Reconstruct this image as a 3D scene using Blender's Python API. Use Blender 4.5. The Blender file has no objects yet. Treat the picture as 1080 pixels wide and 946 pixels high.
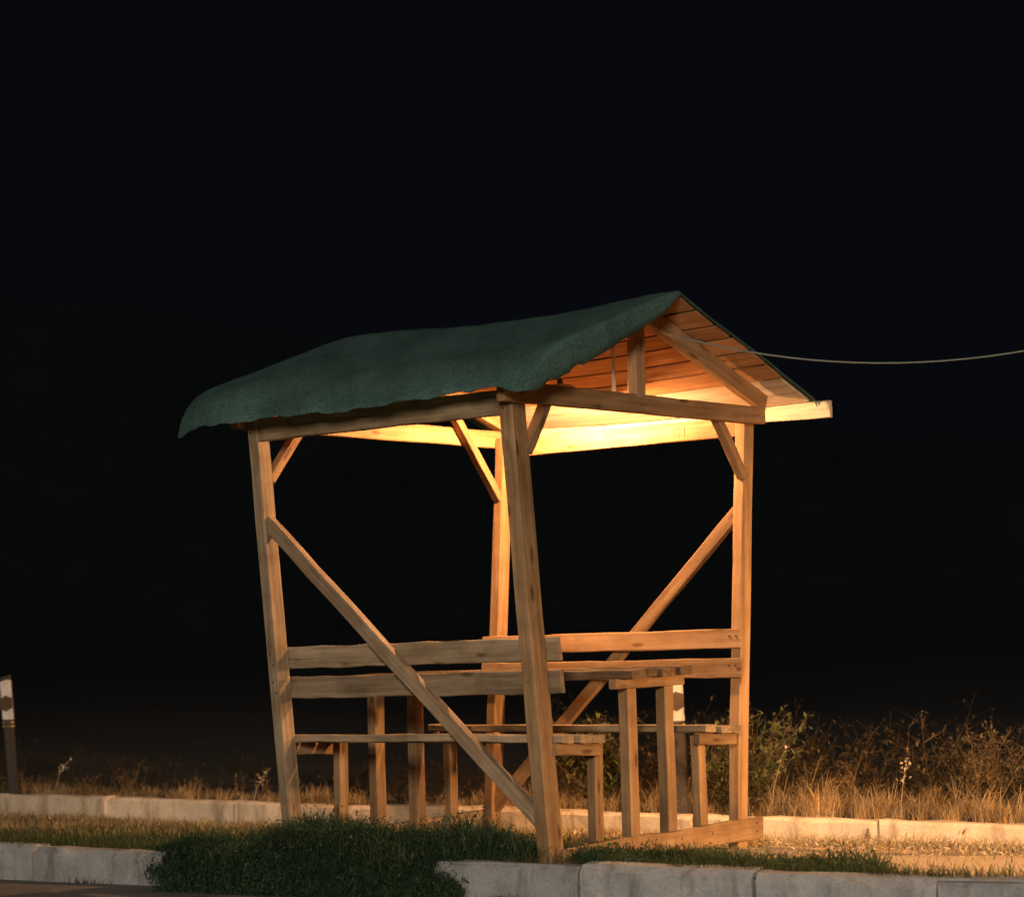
import bpy, math, random
import numpy as np
from mathutils import Vector, Matrix
R = math.radians
random.seed(7); rng = np.random.default_rng(7)
scene = bpy.context.scene
col = scene.collection

# ------------------------------------------------------------------ camera
CAM_H, PITCH, ROLL, FPX = 1.047, .0803, .0275, 2249.3
cam_d = bpy.data.cameras.new('camera'); cam = bpy.data.objects.new('camera', cam_d); col.objects.link(cam)
cam_d.sensor_width = 36; cam_d.lens = FPX / 1080 * 36
cam_d.clip_start = .1; cam_d.clip_end = 3000
cam_d.dof.use_dof = True; cam_d.dof.focus_distance = 10.2; cam_d.dof.aperture_fstop = 2.2
fwd = Vector((0, math.cos(PITCH), math.sin(PITCH))); up0 = Vector((0, -math.sin(PITCH), math.cos(PITCH))); r0 = Vector((1, 0, 0))
cr, sr = math.cos(ROLL), math.sin(ROLL)
right = r0 * cr - up0 * sr; upv = r0 * sr + up0 * cr
M = Matrix((right, upv, -fwd)).transposed().to_4x4(); M.translation = (0, 0, CAM_H)
cam.matrix_world = M
scene.camera = cam

# ------------------------------------------------------------------ night sky, moonlight, exposure
world = bpy.data.worlds.new('World'); scene.world = world; world.use_nodes = True
wn = world.node_tree.nodes; wl = world.node_tree.links
bg = wn['Background']; sky = wn.new('ShaderNodeTexSky'); sky.sky_type = 'NISHITA'; sky.sun_disc = False
sky.sun_elevation = R(-9.0); sky.sun_rotation = R(210); sky.air_density = 1.0; sky.dust_density = .3
wl.new(sky.outputs[0], bg.inputs[0]); bg.inputs[1].default_value = .05
glow = wn.new('ShaderNodeBackground'); glow.inputs[0].default_value = (.0022, .0026, .0040, 1); glow.inputs[1].default_value = 1   # faint night airglow over the whole dome
asum = wn.new('ShaderNodeAddShader'); wl.new(bg.outputs[0], asum.inputs[0]); wl.new(glow.outputs[0], asum.inputs[1]); wl.new(asum.outputs[0], wn['World Output'].inputs[0])
sun_d = bpy.data.lights.new('moonlight', 'SUN'); sun_d.energy = .22; sun_d.angle = R(.5); sun_d.color = (.8, .88, 1)
sun = bpy.data.objects.new('moonlight', sun_d); col.objects.link(sun); sun.rotation_euler = (R(55), 0, R(-30)); sun.location = (-5, -5, 12)
scene.view_settings.view_transform = 'Standard'; scene.view_settings.look = 'None'
scene.view_settings.exposure = 0; scene.view_settings.gamma = 1; scene.view_settings.use_curve_mapping = False

# ------------------------------------------------------------------ helpers
def tag(o, label=None, cat=None, group=None, kind=None):
    if label: o['label'] = label
    if cat: o['category'] = cat
    if group: o['group'] = group
    if kind: o['kind'] = kind
    return o
def empty(name, loc):
    o = bpy.data.objects.new(name, None); col.objects.link(o); o.location = loc; o.empty_display_size = .2
    return o
def rootloc(parent):
    v = Vector((0, 0, 0))
    while parent is not None: v += parent.location; parent = parent.parent
    return v
def mesh_obj(name, verts, faces, mat, parent=None, loc=None, smooth=False, world_xyz=True):
    """verts in world coords when parent is given (parents carry translation only)"""
    me = bpy.data.meshes.new(name)
    off = rootloc(parent)
    me.from_pydata([tuple(Vector(v) - off) for v in verts], [], faces)
    me.materials.append(mat); me.update()
    if smooth: me.polygons.foreach_set('use_smooth', [True] * len(me.polygons))
    o = bpy.data.objects.new(name, me); col.objects.link(o)
    if parent: o.parent = parent
    return o

def node_mat(name):
    m = bpy.data.materials.new(name); m.use_nodes = True
    return m, m.node_tree.nodes, m.node_tree.links, m.node_tree.nodes['Principled BSDF']
def ramp(n, stops):
    r = n.new('ShaderNodeValToRGB'); e = r.color_ramp.elements
    while len(e) < len(stops): e.new(.5)
    for k, (p, c) in enumerate(stops): e[k].position = p; e[k].color = (*c, 1)
    return r
def noise(n, l, coord, scale, detail=6, rough=.6, sc=None):
    t = n.new('ShaderNodeTexNoise'); t.inputs['Scale'].default_value = scale; t.inputs['Detail'].default_value = detail; t.inputs['Roughness'].default_value = rough
    if sc is not None:
        mp = n.new('ShaderNodeMapping'); mp.inputs['Scale'].default_value = sc; l.new(coord, mp.inputs['Vector']); l.new(mp.outputs[0], t.inputs['Vector'])
    else: l.new(coord, t.inputs['Vector'])
    return t
def mix(n, l, fac, a, b, mode='MIX'):
    m = n.new('ShaderNodeMix'); m.data_type = 'RGBA'; m.blend_type = mode
    if isinstance(fac, (int, float)): m.inputs[0].default_value = fac
    else: l.new(fac, m.inputs[0])
    for k, v in ((6, a), (7, b)):
        if isinstance(v, tuple): m.inputs[k].default_value = (*v, 1)
        else: l.new(v, m.inputs[k])
    return m.outputs[2]
def bump(n, l, h, strength, dist, bsdf):
    b = n.new('ShaderNodeBump'); b.inputs['Strength'].default_value = strength; b.inputs['Distance'].default_value = dist
    l.new(h, b.inputs['Height']); l.new(b.outputs[0], bsdf.inputs['Normal'])

def wood(name, dark, mid, light, stain=.35):
    m, n, l, b = node_mat(name)
    tc = n.new('ShaderNodeTexCoord'); oi = n.new('ShaderNodeObjectInfo')
    add = n.new('ShaderNodeVectorMath'); add.operation = 'MULTIPLY_ADD'
    cmb = n.new('ShaderNodeCombineXYZ')
    for k in range(3): l.new(oi.outputs['Random'], cmb.inputs[k])
    l.new(cmb.outputs[0], add.inputs[0]); add.inputs[1].default_value = (37, 53, 71); l.new(tc.outputs['Object'], add.inputs[2])
    P = add.outputs[0]
    g = noise(n, l, P, 1, 8, .65, (2.2, 55, 55))
    g2 = noise(n, l, P, 1, 3, .5, (1.1, 16, 16))
    s1 = noise(n, l, P, 5, 5, .6)
    kn = n.new('ShaderNodeTexVoronoi'); kn.inputs['Scale'].default_value = 1; kn.inputs['Randomness'].default_value = 1
    mp = n.new('ShaderNodeMapping'); mp.inputs['Scale'].default_value = (3.2, 11, 11); l.new(P, mp.inputs[0]); l.new(mp.outputs[0], kn.inputs['Vector'])
    c1 = ramp(n, [(.3, dark), (.5, mid), (.72, light)]); l.new(g.outputs[0], c1.inputs[0])
    c2 = ramp(n, [(.35, (.55, .5, .45)), (.65, (1, 1, 1))]); l.new(g2.outputs[0], c2.inputs[0])
    c = mix(n, l, .6, c1.outputs[0], c2.outputs[0], 'MULTIPLY')
    c3 = ramp(n, [(.38, (.5, .45, .4)), (.58, (1, 1, 1))]); l.new(s1.outputs[0], c3.inputs[0])
    c = mix(n, l, stain, c, c3.outputs[0], 'MULTIPLY')
    ck = ramp(n, [(.09, (.28, .17, .1)), (.17, (1, 1, 1))]); l.new(kn.outputs['Distance'], ck.inputs[0])
    c = mix(n, l, .75, c, ck.outputs[0], 'MULTIPLY')
    hv = n.new('ShaderNodeHueSaturation'); mr = n.new('ShaderNodeMapRange'); mr.inputs['To Min'].default_value = .74; mr.inputs['To Max'].default_value = 1.18
    l.new(oi.outputs['Random'], mr.inputs[0]); l.new(mr.outputs[0], hv.inputs['Value']); l.new(c, hv.inputs['Color'])
    l.new(hv.outputs[0], b.inputs['Base Color']); b.inputs['Roughness'].default_value = .78
    b.inputs['Specular IOR Level'].default_value = .25
    bump(n, l, g.outputs[0], .12, .002, b)
    return m
PINE = wood('pine', (.26, .138, .060), (.37, .215, .102), (.47, .29, .15))
AGED = wood('aged_pine', (.18, .125, .073), (.30, .215, .132), (.41, .31, .205), .6)
PALE = wood('pale_pine', (.50, .40, .28), (.62, .52, .39), (.72, .62, .49), .12)
TAN = wood('tan_pine', (.21, .125, .058), (.31, .187, .092), (.40, .255, .135), .5)
SHADED = wood('shaded_pine', (.085, .052, .028), (.15, .095, .052), (.23, .155, .09), .6)  # darker pine for the table planks: shade under the roof put into the colour
BOARD = wood('roof_board_wood', (.32, .155, .06), (.48, .25, .105), (.58, .34, .165), .4)

def concrete(name, c0, c1, scale=6):
    m, n, l, b = node_mat(name); tc = n.new('ShaderNodeTexCoord'); oi = n.new('ShaderNodeObjectInfo')
    geo = n.new('ShaderNodeNewGeometry'); P = geo.outputs['Position']
    a = noise(n, l, P, scale, 8, .65); f = noise(n, l, P, 90, 4, .7); st = noise(n, l, P, 1, 5, .7, (9, 9, 1.5))
    r = ramp(n, [(.32, c0), (.68, c1)]); l.new(a.outputs[0], r.inputs[0])
    rf = ramp(n, [(.3, (.6, .6, .6)), (.6, (1, 1, 1))]); l.new(f.outputs[0], rf.inputs[0])
    rs = ramp(n, [(.34, (.42, .38, .32)), (.5, (1, 1, 1))]); l.new(st.outputs[0], rs.inputs[0])
    c = mix(n, l, .7, r.outputs[0], rf.outputs[0], 'MULTIPLY'); c = mix(n, l, .7, c, rs.outputs[0], 'MULTIPLY')
    hv = n.new('ShaderNodeHueSaturation'); mr = n.new('ShaderNodeMapRange'); mr.inputs['To Min'].default_value = .85; mr.inputs['To Max'].default_value = 1.1
    l.new(oi.outputs['Random'], mr.inputs[0]); l.new(mr.outputs[0], hv.inputs['Value']); l.new(c, hv.inputs['Color'])
    l.new(hv.outputs[0], b.inputs['Base Color']); b.inputs['Roughness'].default_value = .9
    bump(n, l, f.outputs[0], .5, .006, b)
    return m
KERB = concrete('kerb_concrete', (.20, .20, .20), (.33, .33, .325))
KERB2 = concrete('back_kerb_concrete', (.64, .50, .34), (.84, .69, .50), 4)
def asphalt():
    m, n, l, b = node_mat('asphalt'); geo = n.new('ShaderNodeNewGeometry'); P = geo.outputs['Position']
    a = noise(n, l, P, 2.5, 6, .6); f = noise(n, l, P, 160, 3, .7)
    r = ramp(n, [(.3, (.085, .075, .066)), (.7, (.16, .142, .125))]); l.new(a.outputs[0], r.inputs[0])
    rf = ramp(n, [(.35, (.5, .5, .5)), (.65, (1.0, 1.0, 1.0))]); l.new(f.outputs[0], rf.inputs[0])
    l.new(mix(n, l, .8, r.outputs[0], rf.outputs[0], 'MULTIPLY'), b.inputs['Base Color']); b.inputs['Roughness'].default_value = .85
    bump(n, l, f.outputs[0], .7, .01, b); return m
def soil(name, c0, c1, sc=7):
    m, n, l, b = node_mat(name); geo = n.new('ShaderNodeNewGeometry'); P = geo.outputs['Position']
    a = noise(n, l, P, sc, 8, .7); f = noise(n, l, P, 60, 4, .7)
    r = ramp(n, [(.3, c0), (.7, c1)]); l.new(a.outputs[0], r.inputs[0])
    l.new(r.outputs[0], b.inputs['Base Color']); b.inputs['Roughness'].default_value = 1
    bump(n, l, f.outputs[0], .8, .02, b); return m
def foliage(name):
    m, n, l, b = node_mat(name); at = n.new('ShaderNodeAttribute'); at.attribute_name = 'Col'
    l.new(at.outputs['Color'], b.inputs['Base Color']); b.inputs['Roughness'].default_value = .75; b.inputs['Specular IOR Level'].default_value = .2
    tr = n.new('ShaderNodeBsdfTranslucent'); l.new(at.outputs['Color'], tr.inputs[0])
    ms = n.new('ShaderNodeMixShader'); ms.inputs[0].default_value = .22
    l.new(b.outputs[0], ms.inputs[1]); l.new(tr.outputs[0], ms.inputs[2]); l.new(ms.outputs[0], n['Material Output'].inputs[0]); return m
def plain(name, c, rough=.6, metal=0, var=.25, scale=20):
    m, n, l, b = node_mat(name); tc = n.new('ShaderNodeTexCoord'); a = noise(n, l, tc.outputs['Object'], scale, 5, .6)
    r = ramp(n, [(.3, tuple(x * (1 - var) for x in c)), (.7, c)]); l.new(a.outputs[0], r.inputs[0]); l.new(r.outputs[0], b.inputs['Base Color'])
    b.inputs['Roughness'].default_value = rough; b.inputs['Metallic'].default_value = metal; return m
FOL = foliage('foliage')
def felt():
    m, n, l, b = node_mat('green_roofing_felt'); tc = n.new('ShaderNodeTexCoord'); P = tc.outputs['Object']
    a = noise(n, l, P, 2.2, 6, .65); f = noise(n, l, P, 75, 4, .75); st = noise(n, l, P, 1, 4, .6, (5, 1.2, 1.2))
    r = ramp(n, [(.3, (.050, .098, .088)), (.7, (.084, .156, .141))]); l.new(a.outputs[0], r.inputs[0])
    rf = ramp(n, [(.36, (.35, .36, .36)), (.62, (1, 1, 1))]); l.new(f.outputs[0], rf.inputs[0])
    rs = ramp(n, [(.38, (.62, .66, .62)), (.6, (1, 1, 1))]); l.new(st.outputs[0], rs.inputs[0])
    c = mix(n, l, .8, r.outputs[0], rf.outputs[0], 'MULTIPLY'); c = mix(n, l, .8, c, rs.outputs[0], 'MULTIPLY')
    l.new(c, b.inputs['Base Color']); b.inputs['Roughness'].default_value = .92; b.inputs['Specular IOR Level'].default_value = .15
    bump(n, l, f.outputs[0], .5, .004, b); return m
FELT = felt()

# ------------------------------------------------------------------ frame of the shelter: s along the kerb side (A->B), n into the verge (B->C), z up
YAW, L = -.6639, 1.5842
E1 = Vector((math.cos(YAW), math.sin(YAW), 0)); E2 = Vector((-math.sin(YAW), math.cos(YAW), 0)); O = Vector((-.6432, 11.1841, 0))
def W3(s, n, z): return O + E1 * s + E2 * n + Vector((0, 0, z))
def lean(z): return .7766 + .0973 * z           # half distance of the splayed posts at height z

def kerb_y(x): return 9.29 - .56 * x
def wall_y(x): return 12.59 - .63 * x
PHI = math.atan(.56); KU = Vector((math.cos(PHI), -math.sin(PHI), 0)); KV = Vector((math.sin(PHI), math.cos(PHI), 0))
PH2 = math.atan(.63); WU = Vector((math.cos(PH2), -math.sin(PH2), 0)); WV = Vector((math.sin(PH2), math.cos(PH2), 0))
def hash2(x, y): return .5 * (math.sin(x * 3.1 + y * 1.7) + math.sin(x * 1.3 - y * 4.1 + 1.3))
def verge_z(x, y):
    d = (y - kerb_y(x)) * math.cos(PHI)
    return -.012 - .062 * max(d, 0) + .012 * hash2(x, y)

# ------------------------------------------------------------------ setting
def grid_sheet(name, f, nu, nv, mat):
    vs = [f(i / nu, j / nv) for j in range(nv + 1) for i in range(nu + 1)]
    fs = [(j * (nu + 1) + i, j * (nu + 1) + i + 1, (j + 1) * (nu + 1) + i + 1, (j + 1) * (nu + 1) + i) for j in range(nv) for i in range(nu)]
    return mesh_obj(name, vs, fs, mat)
X0, X1 = -14, 10
def road_z(x): return -.152 + .006 * max(-6, min(6, x))
tag(grid_sheet('road', lambda u, v: (lambda x: (x, kerb_y(x) + .06 - v * 45 , road_z(x)))(-60 + 120 * u), 24, 6, asphalt()), kind='structure')
def vf(u, v):
    x = X0 + (X1 - X0) * u; y0 = kerb_y(x) + .02; y1 = wall_y(x) + .05
    y = y0 + (y1 - y0) * v; return (x, y, verge_z(x, y))
vg = tag(grid_sheet('verge', vf, 240, 40, None), kind='structure')
def verge_mat():
    m, n, l, b = node_mat('verge_soil'); geo = n.new('ShaderNodeNewGeometry'); P = geo.outputs['Position']
    a = noise(n, l, P, 7, 8, .7); f = noise(n, l, P, 70, 4, .75); e = noise(n, l, P, 3.5, 6, .7)
    r = ramp(n, [(.3, (.05, .042, .025)), (.7, (.13, .105, .06))]); l.new(a.outputs[0], r.inputs[0])
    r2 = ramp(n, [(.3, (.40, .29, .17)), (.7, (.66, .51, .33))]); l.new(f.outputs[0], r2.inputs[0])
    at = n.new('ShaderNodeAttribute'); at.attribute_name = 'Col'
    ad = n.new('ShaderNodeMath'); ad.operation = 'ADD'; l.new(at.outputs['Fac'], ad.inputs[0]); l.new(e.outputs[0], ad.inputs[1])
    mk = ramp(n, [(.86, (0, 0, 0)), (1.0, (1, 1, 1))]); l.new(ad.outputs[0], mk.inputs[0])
    l.new(mix(n, l, mk.outputs[0], r.outputs[0], r2.outputs[0]), b.inputs['Base Color']); b.inputs['Roughness'].default_value = 1
    bump(n, l, f.outputs[0], .7, .015, b); return m
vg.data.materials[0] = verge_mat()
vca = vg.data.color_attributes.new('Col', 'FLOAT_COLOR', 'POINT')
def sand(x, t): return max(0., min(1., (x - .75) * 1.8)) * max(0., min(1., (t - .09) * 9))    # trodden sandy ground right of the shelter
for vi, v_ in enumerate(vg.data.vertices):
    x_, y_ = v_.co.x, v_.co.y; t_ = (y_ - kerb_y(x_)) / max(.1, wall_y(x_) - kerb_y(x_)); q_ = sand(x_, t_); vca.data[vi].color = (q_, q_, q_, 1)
def ff(u, v):
    x = -500 + 1000 * u; w = v ** 3 * 900
    yb = wall_y(max(-40, min(40, x))) + .1
    return (x, yb + w, -.075)
tag(grid_sheet('field', ff, 100, 14, soil('field_soil', (.022, .017, .012), (.05, .038, .024), 3)), kind='structure')
tag(grid_sheet('ground', lambda u, v: (-900 + 1800 * u, -600 + 1700 * v, -.36), 8, 8, soil('ground_soil', (.03, .025, .017), (.06, .05, .033), 2)), kind='structure')
def hf(u, v):
    x = -420 + 840 * u
    h = float(np.interp(x, [-420, -95, -25, 63, 150, 420], [52, 62, 55, 37, 28, 24])) + 1.2 * math.sin(x * .06) + .7 * math.sin(x * .17) + .4 * math.sin(x * .41)
    return (x, 300 + 160 * v + 10 * math.sin(x * .02), -1 + h * (1 - (1 - min(1, v * 1.7)) ** 2))
tag(grid_sheet('hill', hf, 260, 14, soil('hill_scrub', (.020, .022, .018), (.040, .042, .034), .15)), kind='structure')

# kerbs: a concrete footing each, with single stones on it
def bar_mesh(name, length, w, h, mat, ch=.012, seed=0, jit=.003, seg=6, top_round=0):
    """bar along local X from 0 to length, Y in [0,w], Z in [0,h], chamfered, slightly uneven"""
    rr = random.Random(seed)
    ring = [(ch, 0), (w - ch, 0), (w, ch), (w, h - ch), (w - ch, h), (ch + top_round, h), (0, h - ch - top_round), (0, ch)]
    vs = []; fs = []
    for i in range(seg + 1):
        x = length * i / seg
        for (y, z) in ring: vs.append((x + rr.uniform(-jit, jit), y + rr.uniform(-jit, jit), z + rr.uniform(-jit, jit)))
    k = len(ring)
    for i in range(seg):
        for j in range(k): fs.append((i * k + j, i * k + (j + 1) % k, (i + 1) * k + (j + 1) % k, (i + 1) * k + j))
    fs.append(tuple(reversed(range(k)))); fs.append(tuple(seg * k + j for j in range(k)))
    me = bpy.data.meshes.new(name); me.from_pydata(vs, [], fs); me.materials.append(mat); me.update(); return me
def strip(name, yfun, xa, xb, wv, dep, z0, z1, mat):
    vs = []
    for x in (xa, xb):
        for (d, z) in ((0, z0), (dep, z0), (dep, z1), (0, z1)):
            p = Vector((x, yfun(x), 0)) + wv * d; vs.append((p.x, p.y, z))
    return mesh_obj(name, vs, [(0, 1, 2, 3), (7, 6, 5, 4), (0, 4, 5, 1), (1, 5, 6, 2), (2, 6, 7, 3), (3, 7, 4, 0)], mat)
def kerb_row(name, yfun, u, v, joints, width, z_top, height, mat, tr, jit):
    foot = strip(name, lambda x: yfun(x) + .03, -13.6, 9.6, v, width - .04, z_top - height - .14, z_top - height - .004, mat); tag(foot, kind='structure')
    rr = random.Random(len(name))
    ang = math.atan2(u.y, u.x)
    for k in range(len(joints) - 1):
        xa, xb = joints[k], joints[k + 1]
        if xa is None or xb is None: continue
        ln = (xb - xa) / u.x - .014
        me = bar_mesh('kerb_stone', ln, width, height, mat, .012, k * 7 + len(name), jit, 7, tr)
        o = bpy.data.objects.new('kerb_stone', me); col.objects.link(o); o.parent = foot
        o.location = (xa + .006, yfun(xa) + rr.uniform(-.012, .012), z_top - height + rr.uniform(-.010, .006))
        o.rotation_euler = (rr.uniform(-.02, .02), rr.uniform(-.006, .006), ang + rr.uniform(-.008, .008))
    return foot
jl = [-13.3 + .82 * k for k in range(13)] + [-2.42, -1.72]
jr = [-.40, .235, .93, 1.60, 2.36, 3.1, 3.9, 4.65, 5.4, 6.2, 6.95, 7.7, 8.5, 9.2]
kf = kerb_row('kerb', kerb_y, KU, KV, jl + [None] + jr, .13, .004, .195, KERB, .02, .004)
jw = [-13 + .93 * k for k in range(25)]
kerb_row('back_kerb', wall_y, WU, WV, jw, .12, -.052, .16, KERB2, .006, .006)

def stain(x, zs):
    p = Vector((x, wall_y(x), 0)) - WV * .006
    vs = [(p + WU * a + Vector((0, 0, z))) for a, z in zs]
    bk = bpy.data.objects['back_kerb']
    mesh_obj('stain', vs, [tuple(range(len(vs)))], soil('damp_stain', (.10, .065, .035), (.30, .21, .12), 40), bk)
stain(1.83, [(-.016, -.178), (.010, -.176), (.020, -.150), (.012, -.13), (.010, -.104), (-.002, -.098), (-.009, -.125), (-.020, -.15)])
stain(2.28, [(-.010, -.12), (.002, -.115), (.013, -.096), (.009, -.09), (-.004, -.102)])
# ------------------------------------------------------------------ blades, leaves, stalks
class Veg:
    def __init__(s): s.v = []; s.f4 = []; s.f3 = []; s.c = []; s.n = 0
    def add(s, V, C, quads, tris):
        """V (k,m,3): k copies of an m-vertex piece; C (k,3)"""
        k, m = V.shape[:2]; base = s.n + np.arange(k)[:, None, None] * m
        s.v.append(V.reshape(-1, 3)); s.c.append(np.repeat(C, m, axis=0))
        if quads: s.f4.append((base + np.array(quads)[None]).reshape(-1, 4))
        if tris: s.f3.append((base + np.array(tris)[None]).reshape(-1, 3))
        s.n += k * m
    def blades(s, P, length, width, bend, C, az=None):
        """P (k,3) roots; curved tapered blades"""
        k = len(P); az = rng.uniform(0, 2 * np.pi, k) if az is None else az
        dx, dy = np.cos(az), np.sin(az); wx, wy = -dy, dx
        V = np.zeros((k, 7, 3)); ts = (0, .4, .75, 1)
        for i, t in enumerate(ts):
            hor = bend * length * t ** 1.8; zz = length * t * np.sqrt(np.maximum(.1, 1 - .55 * (bend * t) ** 2))
            cx, cy, cz = P[:, 0] + dx * hor, P[:, 1] + dy * hor, P[:, 2] + zz
            ww = width * (1 - t) ** .6 * .5 + (.0002)
            if i < 3:
                V[:, 2 * i] = np.stack([cx - wx * ww, cy - wy * ww, cz], 1); V[:, 2 * i + 1] = np.stack([cx + wx * ww, cy + wy * ww, cz], 1)
            else: V[:, 6] = np.stack([cx, cy, cz], 1)
        s.add(V, C, [(0, 1, 3, 2), (2, 3, 5, 4)], [(4, 5, 6)])
    def leaves(s, P, size, C, flat=.5, asp=.45):
        k = len(P); az = rng.uniform(0, 2 * np.pi, k); el = rng.normal(.2, flat, k)
        d = np.stack([np.cos(az) * np.cos(el), np.sin(az) * np.cos(el), np.sin(el)], 1)
        w = np.stack([-np.sin(az), np.cos(az), rng.normal(0, .4, k)], 1); w /= np.linalg.norm(w, axis=1)[:, None]
        sz = np.asarray(size).reshape(-1, 1) * np.ones((k, 1))
        nrm = np.cross(d, w)
        V = np.stack([P, P + d * sz * .45 + w * sz * asp * .5 + nrm * sz * .06, P + d * sz, P + d * sz * .45 - w * sz * asp * .5 + nrm * sz * .06], 1)
        s.add(V, C, [], [(0, 1, 2), (0, 2, 3)])
    def stems(s, A, B, r0, r1, C):
        """straight thin 3-sided sticks A->B"""
        k = len(A); d = B - A; d /= np.linalg.norm(d, axis=1)[:, None] + 1e-9
        h = np.tile(np.array([[.31, .77, .11]]), (k, 1)); x = np.cross(d, h); x /= np.linalg.norm(x, axis=1)[:, None] + 1e-9; y = np.cross(d, x)
        V = np.zeros((k, 6, 3))
        for j in range(3):
            a = 2 * np.pi * j / 3; o = x * np.cos(a) + y * np.sin(a)
            V[:, j] = A + o * np.reshape(r0, (-1, 1)); V[:, 3 + j] = B + o * np.reshape(r1, (-1, 1))
        s.add(V, C, [(0, 1, 4, 3), (1, 2, 5, 4), (2, 0, 3, 5)], [])
    def build(s, name, parent=None, mat=None):
        v = np.concatenate(s.v).astype(np.float32)
        if parent is not None: v = v - np.array(rootloc(parent), dtype=np.float32)
        c = np.concatenate(s.c)
        f4 = np.concatenate(s.f4) if s.f4 else np.zeros((0, 4), int); f3 = np.concatenate(s.f3) if s.f3 else np.zeros((0, 3), int)
        me = bpy.data.meshes.new(name); me.vertices.add(len(v)); me.vertices.foreach_set('co', v.ravel())
        nl = f4.size + f3.size; me.loops.add(nl); me.loops.foreach_set('vertex_index', np.concatenate([f4.ravel(), f3.ravel()]).astype(np.int32))
        npoly = len(f4) + len(f3); me.polygons.add(npoly)
        st = np.concatenate([np.arange(len(f4)) * 4, f4.size + np.arange(len(f3)) * 3]).astype(np.int32)
        me.polygons.foreach_set('loop_start', st)
        at = me.color_attributes.new('Col', 'FLOAT_COLOR', 'POINT'); at.data.foreach_set('color', np.concatenate([c, np.ones((len(c), 1))], 1).astype(np.float32).ravel())
        me.materials.append(mat or FOL); me.update(calc_edges=True); me.validate()
        o = bpy.data.objects.new(name, me); col.objects.link(o)
        if parent is not None: o.parent = parent
        return o
def cols(k, a, b, var=.25):
    t = rng.uniform(0, 1, (k, 1)); c = np.array(a)[None] * (1 - t) + np.array(b)[None] * t
    return np.clip(c * rng.uniform(1 - var, 1 + var, (k, 1)), .004, .9)
vz = np.vectorize(verge_z)
ky = lambda x: 9.29 - .56 * x
wy = lambda x: 12.59 - .63 * x
def smooth_noise(x, y): return .5 + .25 * (np.sin(x * 2.3 + y * 1.1 + .4) + np.sin(x * 4.7 - y * 3.9 + 2.) * .7 + np.sin(x * 9.1 + y * 7.7) * .3)

# short grass of the verge
V = Veg(); k = 64000
x = np.where(rng.uniform(0, 1, k) < .85, rng.uniform(-4.2, 3.6, k), rng.uniform(-8, 7, k)); t = rng.uniform(0, 1, k) ** 1.15
y0 = ky(x) + .11; y1 = wy(x) - .02; y = y0 + (y1 - y0) * t
sn = smooth_noise(x, y)
dry = np.clip((t - .24) * 2.2 + (sn - .5) * 1.2 + np.clip(x - .9, 0, 1) * .45 , 0, 1)
bare = rng.uniform(0, 1, k) < np.clip(dry * .55 + np.clip((x - .75) * 1.8, 0, 1) * np.clip((t - .10) * 9, 0, 1), 0, .97)
bare |= (np.abs(x - .14) < .09) & (y - ky(x) < .42)
keep = ~bare; x, y, t, dry = x[keep], y[keep], t[keep], dry[keep]; k = len(x)
P = np.stack([x, y, vz(x, y) - .005], 1)
cg = cols(k, (.030, .050, .018), (.065, .080, .028), .3); cd = cols(k, (.20, .145, .065), (.36, .27, .13), .3)
isd = (rng.uniform(0, 1, k) < dry)[:, None]
ln = rng.uniform(.03, .085, k) * np.where(isd[:, 0], .75, 1.0)
V.blades(P, ln, rng.uniform(.003, .006, k), rng.uniform(.2, 1.1, k), np.where(isd, cd, cg))
tag(V.build('verge_grass'), 'short green and dry grass covering the verge around the shelter', 'grass', kind='stuff')

# dry litter and straw at the foot of the back kerb
V = Veg(); k = 15000
x = rng.uniform(-4, 3.8, k); d = np.abs(rng.normal(0, .35, k)) + .01
keep = (rng.uniform(0, 1, k) < np.where(x > .4, 1, .25)); x, d = x[keep], d[keep]; k = len(x)
y = wy(x) - d; P = np.stack([x, y, vz(x, y) + .004], 1)
V.leaves(P, rng.uniform(.015, .05, k), cols(k, (.42, .31, .17), (.66, .52, .33), .3), .35, .35)
V.blades(P[::3], rng.uniform(.03, .09, len(P[::3])), .004, rng.uniform(.6, 1.3, len(P[::3])), cols(len(P[::3]), (.3, .22, .1), (.5, .4, .22)))
tag(V.build('straw_litter'), 'dry straw and fallen leaves along the back kerb', 'straw', kind='stuff')

# rank dark grass spilling over the gap in the kerb
V = Veg()
def clump(k, xa, xb, da, db, hf_, ca, cb, w=(.004, .008)):
    x = rng.uniform(xa, xb, k); d = rng.uniform(da, db, k); y = ky(x) + d
    z = np.where(d < .1, np.minimum(vz(x, y), -.172 + np.clip(d + .2, 0, .3) * .5), vz(x, y)) - .01
    L_ = hf_(x, d) * rng.uniform(.55, 1.12, k); m = L_ > .03
    m &= ~((np.abs(x - .14) < .10) & (d < .40))
    x, y, z, L_ = x[m], y[m], z[m], L_[m]
    V.blades(np.stack([x, y, z], 1), L_, rng.uniform(*w, len(x)), rng.uniform(.35, 1.35, len(x)), cols(len(x), ca, cb, .45))
    j = rng.integers(0, len(x), len(x) // 2); tt = rng.uniform(.3, .95, len(j))
    PP = np.stack([x[j] + rng.normal(0, .03, len(j)), y[j] + rng.normal(0, .03, len(j)), z[j] + L_[j] * tt], 1)
    V.leaves(PP, rng.uniform(.012, .032, len(j)), cols(len(j), ca, cb, .35), .5, .4)
def bell(x, c, w): return np.exp(-((x - c) / w) ** 4)
h1 = lambda x, d: (.125 * bell(x, -1.12, .78) + .08 * bell(x, -.68, .42)) * (1 - .6 * np.clip(-d - .02, 0, .3) / .3) * (.45 + .95 * smooth_noise(x * 3.1, d * 5)) * np.clip((x + 2.0) * 2.2, .3, 1)
clump(17000, -1.98, -.26, -.22, .35, h1, (.020, .044, .024), (.044, .080, .040))
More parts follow.
